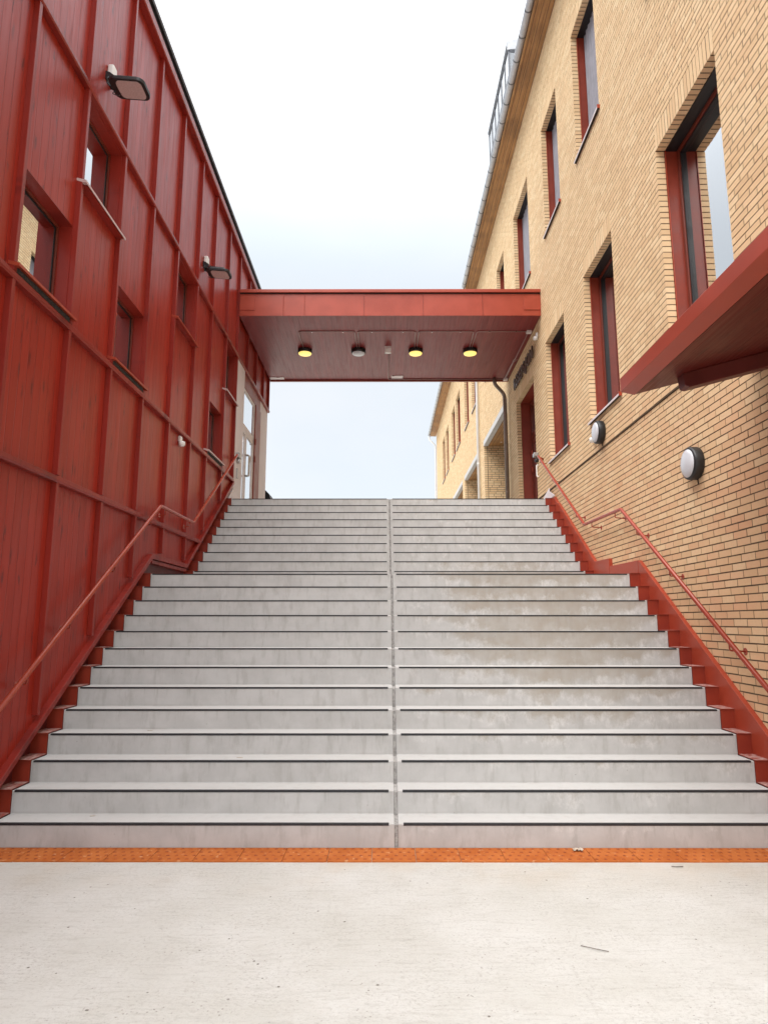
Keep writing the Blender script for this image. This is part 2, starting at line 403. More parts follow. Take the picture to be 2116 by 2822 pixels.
def thing(name, label, cat, loc=(0, 0, 0), group=None):
    o = bpy.data.objects.new(name, None); COL.objects.link(o); o.location = loc; o.empty_display_size = .2
    o['label'] = label; o['category'] = cat
    if group: o['group'] = group
    bpy.context.view_layer.update()
    return o
def tag(o, label, cat, group=None):
    o['label'] = label; o['category'] = cat
    if group: o['group'] = group
    return o
def copy_thing(root, delta, label, group):
    def rec(o, par):
        c = o.copy(); COL.objects.link(c)
        if par is not None: c.parent = par
        for ch in list(o.children): rec(ch, c)
        return c
    r = rec(root, None); r.location = Vector(root.location) + Vector(delta); r['label'] = label; r['group'] = group
    return r
def round_path(pts, rad, n=5):
    pts = [Vector(p) for p in pts]; o = [pts[0]]
    for i in range(1, len(pts) - 1):
        a_ = (pts[i - 1] - pts[i]); b_ = (pts[i + 1] - pts[i])
        rr = min(rad, a_.length * .45, b_.length * .45); a_.normalize(); b_.normalize()
        p0 = pts[i] + a_ * rr; p2 = pts[i] + b_ * rr
        for q in range(n + 1):
            t = q / n; o.append((1 - t) ** 2 * p0 + 2 * t * (1 - t) * pts[i] + t * t * p2)
    o.append(pts[-1]); return o

# ------------------------------------------------------------------ main dimensions
RI, TR, Y1, LAND = .18, .264518, 5.43404, 1.892825
ZT = 23 * RI
def ystep(n): return Y1 + (n - 1) * TR if n <= 13 else Y1 + 12 * TR + LAND + (n - 14) * TR
YTOP = ystep(23)
XCL, XCR, XJ = -3.05, 3.17, .085            # concrete edges, middle joint
XB, XW, XBASE = -3.12, -3.175, -3.20        # left: batten face, boards, base panel
XR, XFL = 3.33, 3.30                        # right: brick face, metal flashing

# ------------------------------------------------------------------ setting
g = MB(); g.quad((-400, -400, 0), (400, -400, 0), (400, 400, 0), (-400, 400, 0))
o = g.build('ground', 'ground'); o['kind'] = 'structure'
g = MB(); g.box(-60, 60, YTOP + TR, 120, .02, ZT)
o = g.build('terrace', 'ground'); o['kind'] = 'structure'

# tactile paving
tp = thing('tactile_paving', 'orange strip of blister tiles along the foot of the concrete stairs', 'tactile paving', (0, 5.28, 0))
ya, yb = 5.140, Y1 - .004
x = -4.0; TW = .325
while x < 4.0:
    q = MB(); NX, NY = 60, 52; ta = ya + random.uniform(-.002, .002)
    px = np.linspace(x + .0015, x + TW - .0015, NX + 1); py = np.linspace(ta, yb, NY + 1)
    cs = np.array([(x + (c_ + .25 + .5 * (r_ % 2)) * TW / 5, ya + (r_ + .5) * (yb - ya) / 4) for r_ in range(4) for c_ in range(5)])
    gx, gy = np.meshgrid(px, py, indexing='ij')
    d_ = np.sqrt((gx[..., None] - cs[:, 0]) ** 2 + (gy[..., None] - cs[:, 1]) ** 2).min(-1)
    gz = .008 + .0052 * np.clip((.0165 - d_) / .006, 0, 1)
    q.v = [(float(a_), float(b_), float(c_)) for a_, b_, c_ in zip(gx.ravel(), gy.ravel(), gz.ravel())]
    w = NY + 1
    q.f = [(i * w + j, (i + 1) * w + j, (i + 1) * w + j + 1, i * w + j + 1) for i in range(NX) for j in range(NY)]
    rim = [i * w for i in range(NX + 1)] + [NX * w + j for j in range(1, NY + 1)] + [i * w + NY for i in range(NX - 1, -1, -1)] + [j for j in range(NY - 1, 0, -1)]
    b0 = len(q.v); q.v += [(q.v[i][0], q.v[i][1], 0.0) for i in rim]
    q.f += [(rim[i], b0 + i, b0 + (i + 1) % len(rim), rim[(i + 1) % len(rim)]) for i in range(len(rim))]
    q.smooth = set(range(NX * NY))
    t = q.build('tile', 'orange', tp, recalc=False)
    x += TW

# ------------------------------------------------------------------ staircase
st = thing('staircase', 'wide grey concrete staircase rising between the red and the brick building', 'staircase', (0, Y1, 0))
def stair_profile():
    p = [(Y1, 0)]
    for n in range(1, 24):
        p.append((ystep(n), n * RI))
        p.append((ystep(n + 1) if n < 23 else YTOP + TR, n * RI))
    p.append((YTOP + TR, 0)); return p
prof = stair_profile()
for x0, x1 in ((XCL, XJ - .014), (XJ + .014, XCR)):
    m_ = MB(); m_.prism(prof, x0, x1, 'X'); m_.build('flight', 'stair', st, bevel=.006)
f_ = MB()
pf = [(y_ + .018, z_ - .012 if z_ > 0 else z_) for y_, z_ in prof]
f_.prism(pf, XJ - .0145, XJ + .0145, 'X'); f_.build('joint_filler', 'filler', st)
for n in range(1, 24):
    for x0, x1 in ((XCL + .022, XJ - .058), (XJ + .055, XCR - .03)):
        y0, z0 = ystep(n), n * RI
        m_ = MB()
        m_.prism([(y0 - .003, z0 - .0125), (y0 - .003, z0 + .0025), (y0 + .026, z0 + .0025), (y0 + .026, z0 - .003), (y0 + .004, z0 - .003), (y0 + .004, z0 - .0125)], x0, x1, 'X')
        m_.build('nosing_strip', 'nosing', st)
def side_sheet(x0, x1):
    m_ = MB(); t_ = .006
    for n in range(1, 24):
        y0, z1 = ystep(n), n * RI; z0 = z1 - RI
        yn = ystep(n + 1) if n < 23 else YTOP + TR
        m_.box(x0, x1, y0 - .004, y0 + t_, z0 + .004, z1 + .004)                 # riser sheet
        m_.box(x0, x1, y0 - .016, yn - .004, z1 + .0045, z1 + .0105)              # tread sheet with a small lip
    return m_
side_sheet(XBASE - .02, XCL - .002).build('side_sheet', 'sidesheet', st)
side_sheet(XCR + .002, XFL + .01).build('side_sheet', 'sidesheet', st)
# right-hand wall flashing, following the flight, in folded lengths
def flash(poly, nm='wall_flashing', mat='redmetal', x0=XFL, x1=XR + .03):
    return MB().prism(poly, x0, x1, 'X').build(nm, mat, st, bevel=.003)
def zl(y): return .825 + (y - 6.089) * .6675
ys = 4.86
flash([(ys, 0), (7.55, 0), (7.55, zl(7.55)), (7.42, zl(7.42)), (ys, max(.02, zl(ys)))])
flash([(7.553, .0), (8.64, .0), (8.64, zl(8.62)), (8.62, zl(8.62)), (7.553, zl(7.553))], x0=XFL + .003)
flash([(8.643, 1.0), (9.74, 1.0), (9.74, 2.535), (8.643, 2.52)])
flash([(9.745, 1.0), (10.42, 1.0), (10.42, 2.665), (9.745, 2.65)], x0=XFL - .004)
def zu(y): return 2.665 + (y - 10.423) * .6475
flash([(10.423, 1.0), (12.9, 1.0), (12.9, 4.15), (12.72, 4.148), (12.55, zu(12.50)), (12.45, zu(12.45)), (10.423, zu(10.423))])
flash([(12.62, 4.155), (12.98, 4.155), (12.98, 4.30)], 'end_plate', 'paleflash', XFL - .01, XFL + .002)
flash([(13.03, 4.145), (14.14, 4.145), (13.05, 4.39)], 'end_plate', 'paleflash', XFL - .006, XFL + .008)

# ------------------------------------------------------------------ red building
rb = thing('red_building', 'red timber-clad building with tall battens on the left of the stairs', 'building', (-8, 6, 0))
Y0R, YEND = 0.0, 17.1
Z0, Z1, Z2, ZR = 3.03, 4.57, 7.28, 9.585          # lower edges of the cross rails and the roof trim
RH = .075
FB = [1.1, 2.12, 3.14, 4.16, 5.18, 6.19, 7.195, 8.20, 9.25, 10.30, 11.26, 12.35, 13.31]
BW = .048
wins = [(5.18, 6.142, 4.70, 5.69), (6.19, 7.147, 6.21, 7.28), (7.195, 8.152, 4.70, 5.69),
        (9.25, 10.252, 6.21, 7.28), (12.35, 13.262, 6.21, 7.28), (11.26, 12.302, 4.70, 5.69)]
XI = -3.62
def holed(mb, ax0, ax1, y0, y1, z0, z1, holes):
    cuts = sorted({y0, y1, *[h[0] for h in holes], *[h[1] for h in holes]}); cuts = [c for c in cuts if y0 <= c <= y1]
    for a_, b_ in zip(cuts, cuts[1:]):
        mid = (a_ + b_) / 2; hs = sorted([(max(h[2], z0), min(h[3], z1)) for h in holes if h[0] < mid < h[1] and h[3] > z0 and h[2] < z1])
        zc = z0
        for h0, h1 in hs:
            if h0 > zc: mb.box(ax0, ax1, a_, b_, zc, min(h0, z1))
            zc = max(zc, h1)
        if zc < z1: mb.box(ax0, ax1, a_, b_, zc, z1)
def trim_z(y):
    if y <= 8.80: return 2.62 - (8.80 - y) * .6805
    if y <= 10.36: return 2.62
    return 2.62 + (y - 10.36) * .666
w_ = MB()
yf = 8.80 - 2.62 / .6805
w_.prism([(Y0R, 0), (yf, 0), (8.80, 2.58), (10.36, 2.58), (13.30, 4.53), (13.30, Z1), (Y0R, Z1)], XW - .04, XW, 'X')
holed(w_, XW - .04, XW, Y0R, 13.30, Z1, Z2 + .02, wins)
w_.box(XW - .04, XW, Y0R, YEND - .02, Z2 + .02, 9.66)
w_.box(-16, XW, YEND - .02, YEND, Z2, 9.66)
wall = w_.build('wall', 'boards', rb)
MB().box(-16, -3.66, Y0R, YEND - .05, 0, 9.6).build('core', 'dark', rb)
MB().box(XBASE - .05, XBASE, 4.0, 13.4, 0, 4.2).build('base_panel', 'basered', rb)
# battens, one length per storey
def bat(f, z0, z1, b0=None):
    zb0 = z0; zb1 = z0
    m_ = MB(); m_.box(XW - .002, XB + random.uniform(-.002, .002), f - BW, f, z0, z1)
    m_.build('batten', 'batten', rb, bevel=.003)
for f in FB:
    lowest = max(0.0, trim_z(f) + .05)
    if lowest < Z0 - .02: bat(f, lowest, Z0)
    if max(Z0 + RH, lowest) < Z1 - .02: bat(f, max(Z0 + RH, lowest), Z1)
    bat(f, Z1 + RH, Z2); bat(f, Z2 + RH, ZR)
for f in (14.32, 15.32, 16.30, 17.085): bat(f, Z2 + RH, ZR)
# cross rails: a board with a slightly proud sloping weather edge
def rail_h(z, y0, y1, nm='cross_rail'):
    m_ = MB(); m_.prism([(XW - .001, z), (XB + .004, z), (XB + .012, z + .022), (XB + .012, z + RH - .016), (XW - .001, z + RH)], y0, y1, 'Y')
    m_.build(nm, 'batten', rb, bevel=.002)
y_at = lambda z: 10.36 + (z - 2.62) / .666
rail_h(Z0, Y0R, y_at(Z0) + .02); rail_h(Z1, Y0R, y_at(Z1) - .01); rail_h(Z2, Y0R, YEND)
# bottom trim following the stairs
path = [(yf, .0), (8.80, 2.62), (10.36, 2.62), (13.34, 2.62 + 2.98 * .666)]
m_ = MB(); th_ = .062
low = [(p[0] + (.05 if i == 0 else 0), p[1] - th_) for i, p in enumerate(path)]
lowp = [(yf + .09, .0), (8.80 + .035, 2.62 - th_), (10.36 + .02, 2.62 - th_), (13.34 + .02, path[3][1] - th_)]
m_.prism(path + lowp[::-1], XW - .03, XB + .012, 'X'); m_.build('bottom_trim', 'batten', rb, bevel=.003)
m_ = MB(); m_.prism([(8.86, 2.545), (10.40, 2.545), (10.43, 2.50), (8.86, 2.50)], XBASE, XB - .01, 'X'); m_.build('bottom_trim', 'batten', rb)
# roof edge
MB().prism([(XW, ZR), (XB + .03, ZR), (XB + .04, ZR + .02), (XB + .04, ZR + .135), (XW, ZR + .16)], Y0R, YEND, 'Y').build('roof_trim', 'batten', rb, bevel=.003)
MB().box(XW - .05, XB + .022, Y0R, YEND + .02, ZR + .162, ZR + .215).build('roof_trim', 'black', rb)
MB().box(-16.05, XB + .06, Y0R - .03, YEND + .05, ZR + .216, ZR + .25).build('roof_capping', 'black', rb, bevel=.006)
MB().box(-16.05, XB + .068, Y0R - .03, YEND + .05, ZR + .251, ZR + .272).build('roof_capping', 'galv', rb)
MB().box(XW, XB + .02, 14.42, 15.9, 9.30, 9.36).build('cross_rail', 'batten', rb)
# windows
def left_window(y0, y1, z0, z1, onrail, pale):
    xf = -3.315
    t_ = .008
    fr = MB()
    fw = .034
    fr.box(xf - .05, xf + .012, y0 + t_, y0 + fw, z0, z1); fr.box(xf - .05, xf + .012, y1 - fw, y1 - t_, z0, z1)
    fr.box(xf - .05, xf + .012, y0 + fw, y1 - fw, z1 - fw, z1); fr.box(xf - .05, xf + .012, y0 + fw, y1 - fw, z0, z0 + fw)
    W_ = fr.build('window', 'frame', rb, bevel=.003)
    rv = MB()
    rv.box(xf - .06, XW - .002, y0, y0 + t_, z0, z1); rv.box(xf - .06, XW + .002, y1 - t_, y1, z0, z1)
    rv.box(xf - .06, XW + .004, y0 + t_, y1 - t_, z1 - t_, z1)
    rv.build('reveal', 'batten', W_)
    gs = MB(); i = fw + .001; gw = .024
    for b_ in ((y0 + i, y0 + i + gw, z0 + i, z1 - i), (y1 - i - gw, y1 - i, z0 + i, z1 - i), (y0 + i + gw, y1 - i - gw, z1 - i - gw, z1 - i), (y0 + i + gw, y1 - i - gw, z0 + i, z0 + i + gw)):
        gs.box(xf - .045, xf - .006, *b_)
    gs.build('gasket', 'gasket', W_)
    MB().box(xf - .020, xf - .010, y0 + i + gw, y1 - i - gw, z0 + i + gw, z1 - i - gw).build('pane', 'glass', W_)
    MB().box(xf - .30, xf - .28, y0, y1, z0, z1).build('interior', 'dark', W_)
    s_ = MB(); e_ = .05
    s_.prism([(xf + .012, z0 + .028), (XB + .045, z0 + .004), (XB + .045, z0 - .022), (XB + .040, z0 - .022), (XB + .040, z0 - .002), (xf + .012, z0 + .02)], y0 + .001, y1 - .001, 'Y')
    s_.prism([(XW, z0 + .030), (XB + .045, z0 + .006), (XB + .045, z0 - .022), (XB + .002, z0 - .018), (XW, z0 + .0)], y0 - e_, y0, 'Y')
    s_.prism([(XB + .001, z0 + .010), (XB + .045, z0 + .006), (XB + .045, z0 - .022), (XB + .001, z0 - .018)], y1, y1 + .045, 'Y')
    s_.build('sill', 'palelip' if pale else 'redmetal', W_)
    if onrail: MB().box(XW, XB - .004, y0 + .002, y1 - .002, z0 - .052, z0 - .003).build('vent_mesh', 'mesh', W_)
    else: MB().box(XW - .02, XB + .036, y0 + .002, y1 - .002, z0 - .03, z0 - .006).build('sill_board', 'batten', W_)
for i, w in enumerate(wins): left_window(*w, onrail=i in (0, 2, 5), pale=i in (1, 4, 5))
# glazed entrance below the link roof
XD = -3.165
def panel(y0, y1, z0, z1, mat='whitepanel', x1=XD, nm='wall_panel', th_=.04): return MB().box(x1 - th_, x1, y0, y1, z0, z1).build(nm, mat, rb, bevel=.003)
panel(13.315, 14.08, ZT, Z2 - .003, x1=XD + .03)
panel(16.08, YEND - .01, ZT, Z2 - .003)
panel(14.083, 16.077, 6.96, Z2 - .003, 'redmetal_dark')
panel(15.47, 16.077, ZT, 6.957, 'redmetal_dark', XD + .02, 'door_post')
MB().prism([(12.95, ZT + .012), (13.95, ZT + .012), (13.95, 4.33), (13.55, 4.40), (13.30, 4.42)], XBASE - .02, XD + .035, 'X').build('plinth', 'paleflash', rb)
dfr = MB()
for b_ in ((14.085, 14.15, ZT, 6.955), (15.41, 15.468, ZT, 6.955), (14.15, 15.41, 6.885, 6.955), (14.15, 15.41, 6.02, 6.13), (14.15, 15.41, ZT, ZT + .05)):
    dfr.box(XD - .06, XD - .008, *b_)
door = dfr.build('door', 'alu', rb, bevel=.003)
MB().box(XD - .04, XD - .03, 14.15, 15.41, 6.13, 6.885).build('pane', 'glass', door)
for y0, y1 in ((14.152, 14.555), (14.56, 15.408)):
    q = MB()
    for b_ in ((y0, y0 + .075, ZT + .052, 6.018), (y1 - .075, y1, ZT + .052, 6.018), (y0 + .075, y1 - .075, 5.92, 6.018), (y0 + .075, y1 - .075, ZT + .052, ZT + .25)):
        q.box(XD - .05, XD - .002, *b_)
    lf = q.build('door_leaf', 'alu', rb, bevel=.003); lf.parent = door
    MB().box(XD - .035, XD - .025, y0 + .075, y1 - .075, ZT + .25, 5.92).build('pane', 'glass', door)
    yh = y1 - .04 if y0 < 14.3 else y0 + .04
    h_ = MB().tube(round_path([(XD - .004, yh, 4.98), (XD + .085, yh, 4.98), (XD + .085, yh, 5.46), (XD - .004, yh, 5.46)], .03), .014)
    h_.build('handle', 'steel', door)
for zh in (5.52, 5.95): MB().box(XD + .018, XD + .05, 15.43, 15.50, zh, zh + .14).build('hinge', 'redmetal_dark', door, bevel=.004)
MB().box(-3.6, -3.5, 14.0, 15.6, ZT, 7.0).build('interior', 'dark', door)

# ------------------------------------------------------------------ brick building
bb = thing('brick_building', 'long yellow brick building with red framed windows on the right of the stairs', 'building', (9, 20, 0))
BL, BHt, JT = .226, .062, .013      # brick length, height, joint
CH = .075
ZC0 = .025                           # course grid: top of window = ZC0 + 99*CH
YB0, YB1, ZB1 = 0.2, 41.6, ZC0 + 183 * CH
zc = lambda k_: ZC0 + k_ * CH
win_low = [(5.84, 7.31), (8.95, 10.33), (11.58, 12.98), (2.4, 3.9)]
win_up = [(2.9, 4.2), (6.0, 7.22), (9.12, 10.33), (11.43, 12.62), (14.05, 15.74), (17.2, 18.35), (19.8, 20.95), (23.0, 24.35), (25.35, 26.65), (28.3, 29.95), (30.45, 32.0), (33.7, 35.2), (35.8, 37.4)]
ZL0, ZL1 = zc(65), zc(99)
ZU0, ZU1 = zc(128), zc(161)
DOOR = (14.17, 16.13, ZT, zc(96))
ARCH = [(17.36, 21.65), (23.1, 27.1), (27.85, 32.0), (32.8, 36.9)]
ZA = zc(101)
openings = [(a_, b_, ZL0, ZL1) for a_, b_ in win_low] + [(a_, b_, ZU0, ZU1) for a_, b_ in win_up] + [DOOR] + [(a_, b_, 0, ZA) for a_, b_ in ARCH]
soldier = [(a_, b_, ZL1) for a_, b_ in win_low] + [(a_, b_, ZU1) for a_, b_ in win_up] + [(DOOR[0], DOOR[1], DOOR[3])]
blocked = openings + [(a_ , b_ , z_, z_ + 4 * CH) for a_, b_, z_ in soldier] + [(a_, b_, ZA, ZA + 2 * CH + .02) for a_, b_ in ARCH]
V = []; F = []
def addbox(x0, x1, y0, y1, z0, z1): V.append((x0, x1, y0, y1, z0, z1))
LEDGE = 57                            # courses below this sit a little behind the ones above
for k_ in range(int((ZB1 - ZC0) / CH)):
    z0 = zc(k_) + JT / 2; z1 = z0 + BHt
    zm = (z0 + z1) / 2
    off = (.5 * (k_ % 2) + rng.choice([0, 0, 0, .25])) * (BL + JT) + rng.uniform(-.012, .012)
    dx = .018 if (k_ <= LEDGE) else 0.0
    if k_ == LEDGE: z1 -= .016
    spans = [(YB0, YB1)]
    for h in blocked:
        if h[2] - .001 < zm < h[3] + .001:
            ns = []
            for s0, s1 in spans:
                if h[1] <= s0 or h[0] >= s1: ns.append((s0, s1)); continue
                if h[0] > s0: ns.append((s0, h[0]))
                if h[1] < s1: ns.append((h[1], s1))
            spans = ns
    if zm < ZT - .1 : spans = [(s0, min(s1, 14.0)) for s0, s1 in spans if s0 < 14.0]
    for s0, s1 in spans:
        y = math.floor((s0 - off) / (BL + JT)) * (BL + JT) + off
        while y < s1:
            a_, b_ = max(y, s0), min(y + BL, s1)
            if s1 - b_ < .07 and b_ < s1: b_ = s1
            if b_ - a_ < .07 and a_ == s0 and b_ < s1: y0_ = a_; y += BL + JT; a_, b_ = y0_, min(y + BL, s1)
            if b_ - a_ > .03:
                j = rng.uniform(-.001, .001)
                addbox(XR + dx + j, XR + .105, a_, b_, z0 + rng.uniform(-.0012, .0012), z1 + rng.uniform(-.0012, .0012))
            y += BL + JT
for a_, b_, z_ in soldier:
    n = round((b_ - a_) / CH); p_ = (b_ - a_) / n
    for i in range(n):
        j = rng.uniform(-.0018, .0018)
        addbox(XR + j, XR + .115, a_ + i * p_ + .0075, a_ + (i + 1) * p_ - .0075, z_ + .002, z_ + 4 * CH - .006)
# brick piers and side walls inside the porches (they face the stairs)
for a_, b_ in ARCH:
    for k_ in range(54, 101):
        z0 = zc(k_) + JT / 2; off = rng.choice([0, .25, .5, .75]) * (BL + JT)
        x_ = XR + .125 - off
        while x_ < XR + 2.4:
            xa = max(x_, XR + .125)
            if x_ + BL - xa > .03: addbox(xa, x_ + BL, b_ - .001 + rng.uniform(-.001, .001), b_ + .09, z0, z0 + BHt)
            x_ += BL + JT
A = np.array(V); nb = len(A)
vt = np.empty((nb, 8, 3))
for i, (ix, iy, iz) in enumerate([(0, 2, 4), (1, 2, 4), (1, 3, 4), (0, 3, 4), (0, 2, 5), (1, 2, 5), (1, 3, 5), (0, 3, 5)]):
    vt[:, i, 0] = A[:, ix]; vt[:, i, 1] = A[:, iy]; vt[:, i, 2] = A[:, iz]
vt -= np.array(bb.location)
fq = np.array([(0, 3, 2, 1), (4, 5, 6, 7), (0, 1, 5, 4), (1, 2, 6, 5), (2, 3, 7, 6), (3, 0, 4, 7)])
fa = (fq[None] + 8 * np.arange(nb)[:, None, None]).reshape(-1, 4)
me = bpy.data.meshes.new('brickwork')
me.vertices.add(nb * 8); me.vertices.foreach_set('co', vt.reshape(-1))
me.loops.add(fa.size); me.loops.foreach_set('vertex_index', fa.reshape(-1).astype(np.int32))
me.polygons.add(len(fa)); me.polygons.foreach_set('loop_start', np.arange(0, fa.size, 4, dtype=np.int32)); me.polygons.foreach_set('loop_total', np.full(len(fa), 4, dtype=np.int32))
me.update(calc_edges=True); me.validate()
me.polygons.foreach_set('use_smooth', np.zeros(len(fa), dtype=bool))
me.materials.append(M['brick'])
bw = bpy.data.objects.new('brickwork', me); COL.objects.link(bw); bw.parent = bb
mo = MB()
gh = .003
mh = [(a_ - gh, b_ + gh, c_ - (gh if c_ > ZT + .1 else 0), d_ + gh) for a_, b_, c_, d_ in openings]
holed(mo, XR + .0035, XR + .10, YB0, YB1 - .01, zc(LEDGE + 1) - .012, ZB1, mh)
holed(mo, XR + .0215, XR + .10, YB0, YB1 - .01, 0, zc(LEDGE + 1) - .0125, mh)
for a_, b_ in ARCH: mo.box(XR + .101, XR + 2.4, b_ + .0035, b_ + .10, ZT, ZA)
mo.build('mortar', 'mortar', bw)
# end wall of the far gable
MB().box(XR + .012, 16, YB1 - .009, YB1 + .02, 0, ZB1).build('gable_wall', 'mortar', bb)
core = MB(); holed(core, XR + .62, 16, YB0, YB1 - .01, 0, ZB1 + .1, [(a_ - .4, b_ + .4, 0, ZA + .1) for a_, b_ in ARCH])
core.build('core', 'dark', bb)
# porches
for a_, b_ in ARCH:
    p_ = MB().box(XR + .135, XR + 2.6, a_ - .12, b_ + .02, ZA + .001, ZA + .06).build('porch', 'wood', bb)
    MB().box(XR + 2.45, XR + 2.5, a_ - .3, b_ + .3, ZT, ZA).build('back_wall', 'mortar', p_)
    q = MB(); q.box(XR - .012, XR + .004, a_ - .02, b_ + .02, ZA - .005, ZA + .17); q.box(XR + .004, XR + .134, a_ - .01, b_ + .01, ZA - .004, ZA + .010)
    q.build('lintel_plate', 'greyplate', p_)
for a_, b_ in ARCH[:2]:
    MB().lathe([(.03, 0), (.03, -.01)], (XR + .5, b_ - .5, ZA), 'Z', 14).build('downlight', 'whitemetal', bb)
# windows
XP = XR + .115
def right_window(y0, y1, z0, z1, upper):
    d0, d1 = XP, XP + .17
    fr = MB(); e_ = .012
    fr.box(d0, d1, y0 - e_, y0 + .006, z0 - .01, z1 + e_); fr.box(d0, d1, y1 - .006, y1 + e_, z0 - .01, z1 + e_)
    fr.box(d0 + .02, d1, y0 + .006, y1 - .006, z0 - .01, z0 + .003)
    W_ = fr.build('window', 'redmetal_dark' if not upper else 'redmetal_dark', bb)
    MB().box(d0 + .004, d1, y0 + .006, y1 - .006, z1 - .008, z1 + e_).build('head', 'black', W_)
    MB().box(d0 - .006, d0 + .002, y1 - .02, y1 + .004, z0, z1 - .01).build('reveal_trim', 'redmetal', W_)
    ca = MB(); fw = .055
    for b_ in ((y0 + .006, y0 + fw, z0, z1 - .006), (y1 - fw, y1 - .006, z0, z1 - .006), (y0 + fw, y1 - fw, z1 - fw, z1 - .006), (y0 + fw, y1 - fw, z0, z0 + fw)):
        ca.box(d1 - .03, d1 + .05, *b_)
    ca.build('frame', 'frame', W_, bevel=.003)
    ga = MB(); i = fw + .001; gw = .008 if upper else .022
    for b_ in ((y0 + i, y0 + i + gw, z0 + i, z1 - i), (y1 - i - gw, y1 - i, z0 + i, z1 - i), (y0 + i + gw, y1 - i - gw, z1 - i - gw, z1 - i), (y0 + i + gw, y1 - i - gw, z0 + i, z0 + i + gw)):
        ga.box(d1 - .012, d1 + .045, *b_)
    ga.build('gasket', 'gasket', W_)
    MB().box(d1 + .02, d1 + .03, y0 + i + gw, y1 - i - gw, z0 + i + gw, z1 - i - gw).build('pane', 'glass_clear' if upper else 'glass', W_)
    if upper:
        cu = MB(); n = 40; pts = []
        for q in range(n + 1):
            yy = y0 + .03 + (y1 - y0 - .06) * q / n; pts.append((d1 - .045 + .010 * math.sin(q * 1.55) + .005 * math.sin(q * .7), yy))
        for q in range(n):
            (xa, ya_), (xb, yb_) = pts[q], pts[q + 1]
            cu.smooth.add(len(cu.f)); cu.quad((xa, ya_, z0 + .03), (xb, yb_, z0 + .03), (xb, yb_, z1 - .01), (xa, ya_, z1 - .01))
        cu.build('screen', 'screen', W_)
    MB().box(d1 + .24, d1 + .26, y0 - .02, y1 + .02, z0, z1 + .02).build('interior', 'dark', W_)
    s_ = MB()
    s_.prism([(d1, z0 + .03), (XR - .045, z0 + .004), (XR - .045, z0 - .026), (XR - .040, z0 - .026), (XR - .036, z0 - .004), (d1, z0 + .018)], y0 - .035, y1 + .035, 'Y')
    s_.build('sill', 'paleflash', W_)
    MB().box(XR - .034, XR + .02, y0 - .03, y1 + .03, z0 - .020, z0 - .006).build('sill_underside', 'black', W_)
    MB().box(XR - .046, XR - .0, y0 - .045, y0 - .035, z0 - .03, z0 + .03).build('sill_stop', 'redmetal', W_)
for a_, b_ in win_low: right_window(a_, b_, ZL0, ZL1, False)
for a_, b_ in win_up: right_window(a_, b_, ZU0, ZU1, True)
# door below the sign
y0, y1, z0, z1 = DOOR
d0, d1 = XP, XP + .25
fr = MB(); fr.box(d0, d1, y0 - .012, y0 + .01, z0, z1 + .01); fr.box(d0, d1, y1 - .01, y1 + .012, z0, z1 + .01); fr.box(d0 + .003, d1, y0 + .01, y1 - .01, z1 - .01, z1 + .01)
dr = fr.build('door', 'redmetal_dark', bb)
q = MB()
for b_ in ((y0 + .01, y0 + .09, z0, z1 - .01), (y1 - .09, y1 - .01, z0, z1 - .01), (y0 + .09, y1 - .09, z1 - .10, z1 - .01), (y0 + .09, y1 - .09, 6.26, 6.40)): q.box(d1 - .02, d1 + .05, *b_)
q.build('frame', 'frame', dr, bevel=.003)
MB().box(d1 + .02, d1 + .03, y0 + .09, y1 - .09, 6.40, z1 - .10).build('pane', 'glass', dr)
q = MB()
for b_ in ((y0 + .093, y0 + .20, z0 + .01, 6.258), (y1 - .20, y1 - .093, z0 + .01, 6.258), (y0 + .20, y1 - .20, 6.12, 6.258), (y0 + .20, y1 - .20, z0 + .01, z0 + .25)): q.box(d1 - .005, d1 + .045, *b_)
lf = q.build('door_leaf', 'frame', dr, bevel=.003)
MB().box(d1 + .015, d1 + .025, y0 + .20, y1 - .20, z0 + .25, 6.12).build('pane', 'glass', lf)
for zh in (5.40, 5.82): MB().box(d1 - .05, d1 - .015, y1 - .13, y1 - .06, zh, zh + .14).build('hinge', 'redmetal', dr, bevel=.004)
MB().box(d1 + .3, d1 + .32, y0 - .02, y1 + .02, z0, z1).build('interior', 'dark', dr)
# eaves, gutters and roof
def eaves(y0, y1):
    e_ = MB()
    for i, (xa, xb) in enumerate(((3.325, 3.20), (3.195, 3.075), (3.07, 2.965))):
        e_.box(xb, xa, y0, y1, 13.755 + .004 * i, 13.80)
    e_.box(2.94, 2.963, y0, y1, 13.73, 13.96)
    return e_.build('eaves', 'wood', bb)
def gutter(y0, y1):
    c_ = Vector((2.868, 0, 13.86)); n = 14; g_ = MB()
    prof_ = [(c_.x + .074 * math.cos(math.pi + math.pi * i / n), c_.z + .074 * math.sin(math.pi + math.pi * i / n)) for i in range(n + 1)]
    inner = [(c_.x + .069 * math.cos(math.pi + math.pi * i / n), c_.z + .069 * math.sin(math.pi + math.pi * i / n)) for i in range(n + 1)]
    g_.prism(prof_ + inner[::-1], y0, y1, 'Y')
    go = g_.build('gutter', 'galv', bb)
    yy = y0 + .4
    br = MB()
    while yy < y1 - .1:
        pr = [(c_.x + .0785 * math.cos(math.pi + math.pi * i / n), c_.z + .0785 * math.sin(math.pi + math.pi * i / n)) for i in range(n + 1)]
        pi_ = [(c_.x + .0745 * math.cos(math.pi + math.pi * i / n), c_.z + .0745 * math.sin(math.pi + math.pi * i / n)) for i in range(n + 1)]
        br.prism(pr + pi_[::-1], yy, yy + .03, 'Y'); yy += .60
    br.build('gutter_bracket', 'darkgrey', go)
    cap = MB(); cap.prism(prof_, y1, y1 + .006, 'Y'); cap.build('gutter_end', 'galv', go)
    return go
eaves(YB0, YB1 + .3); gutter(YB0, 22.5); gutter(22.6, YB1 + .35)
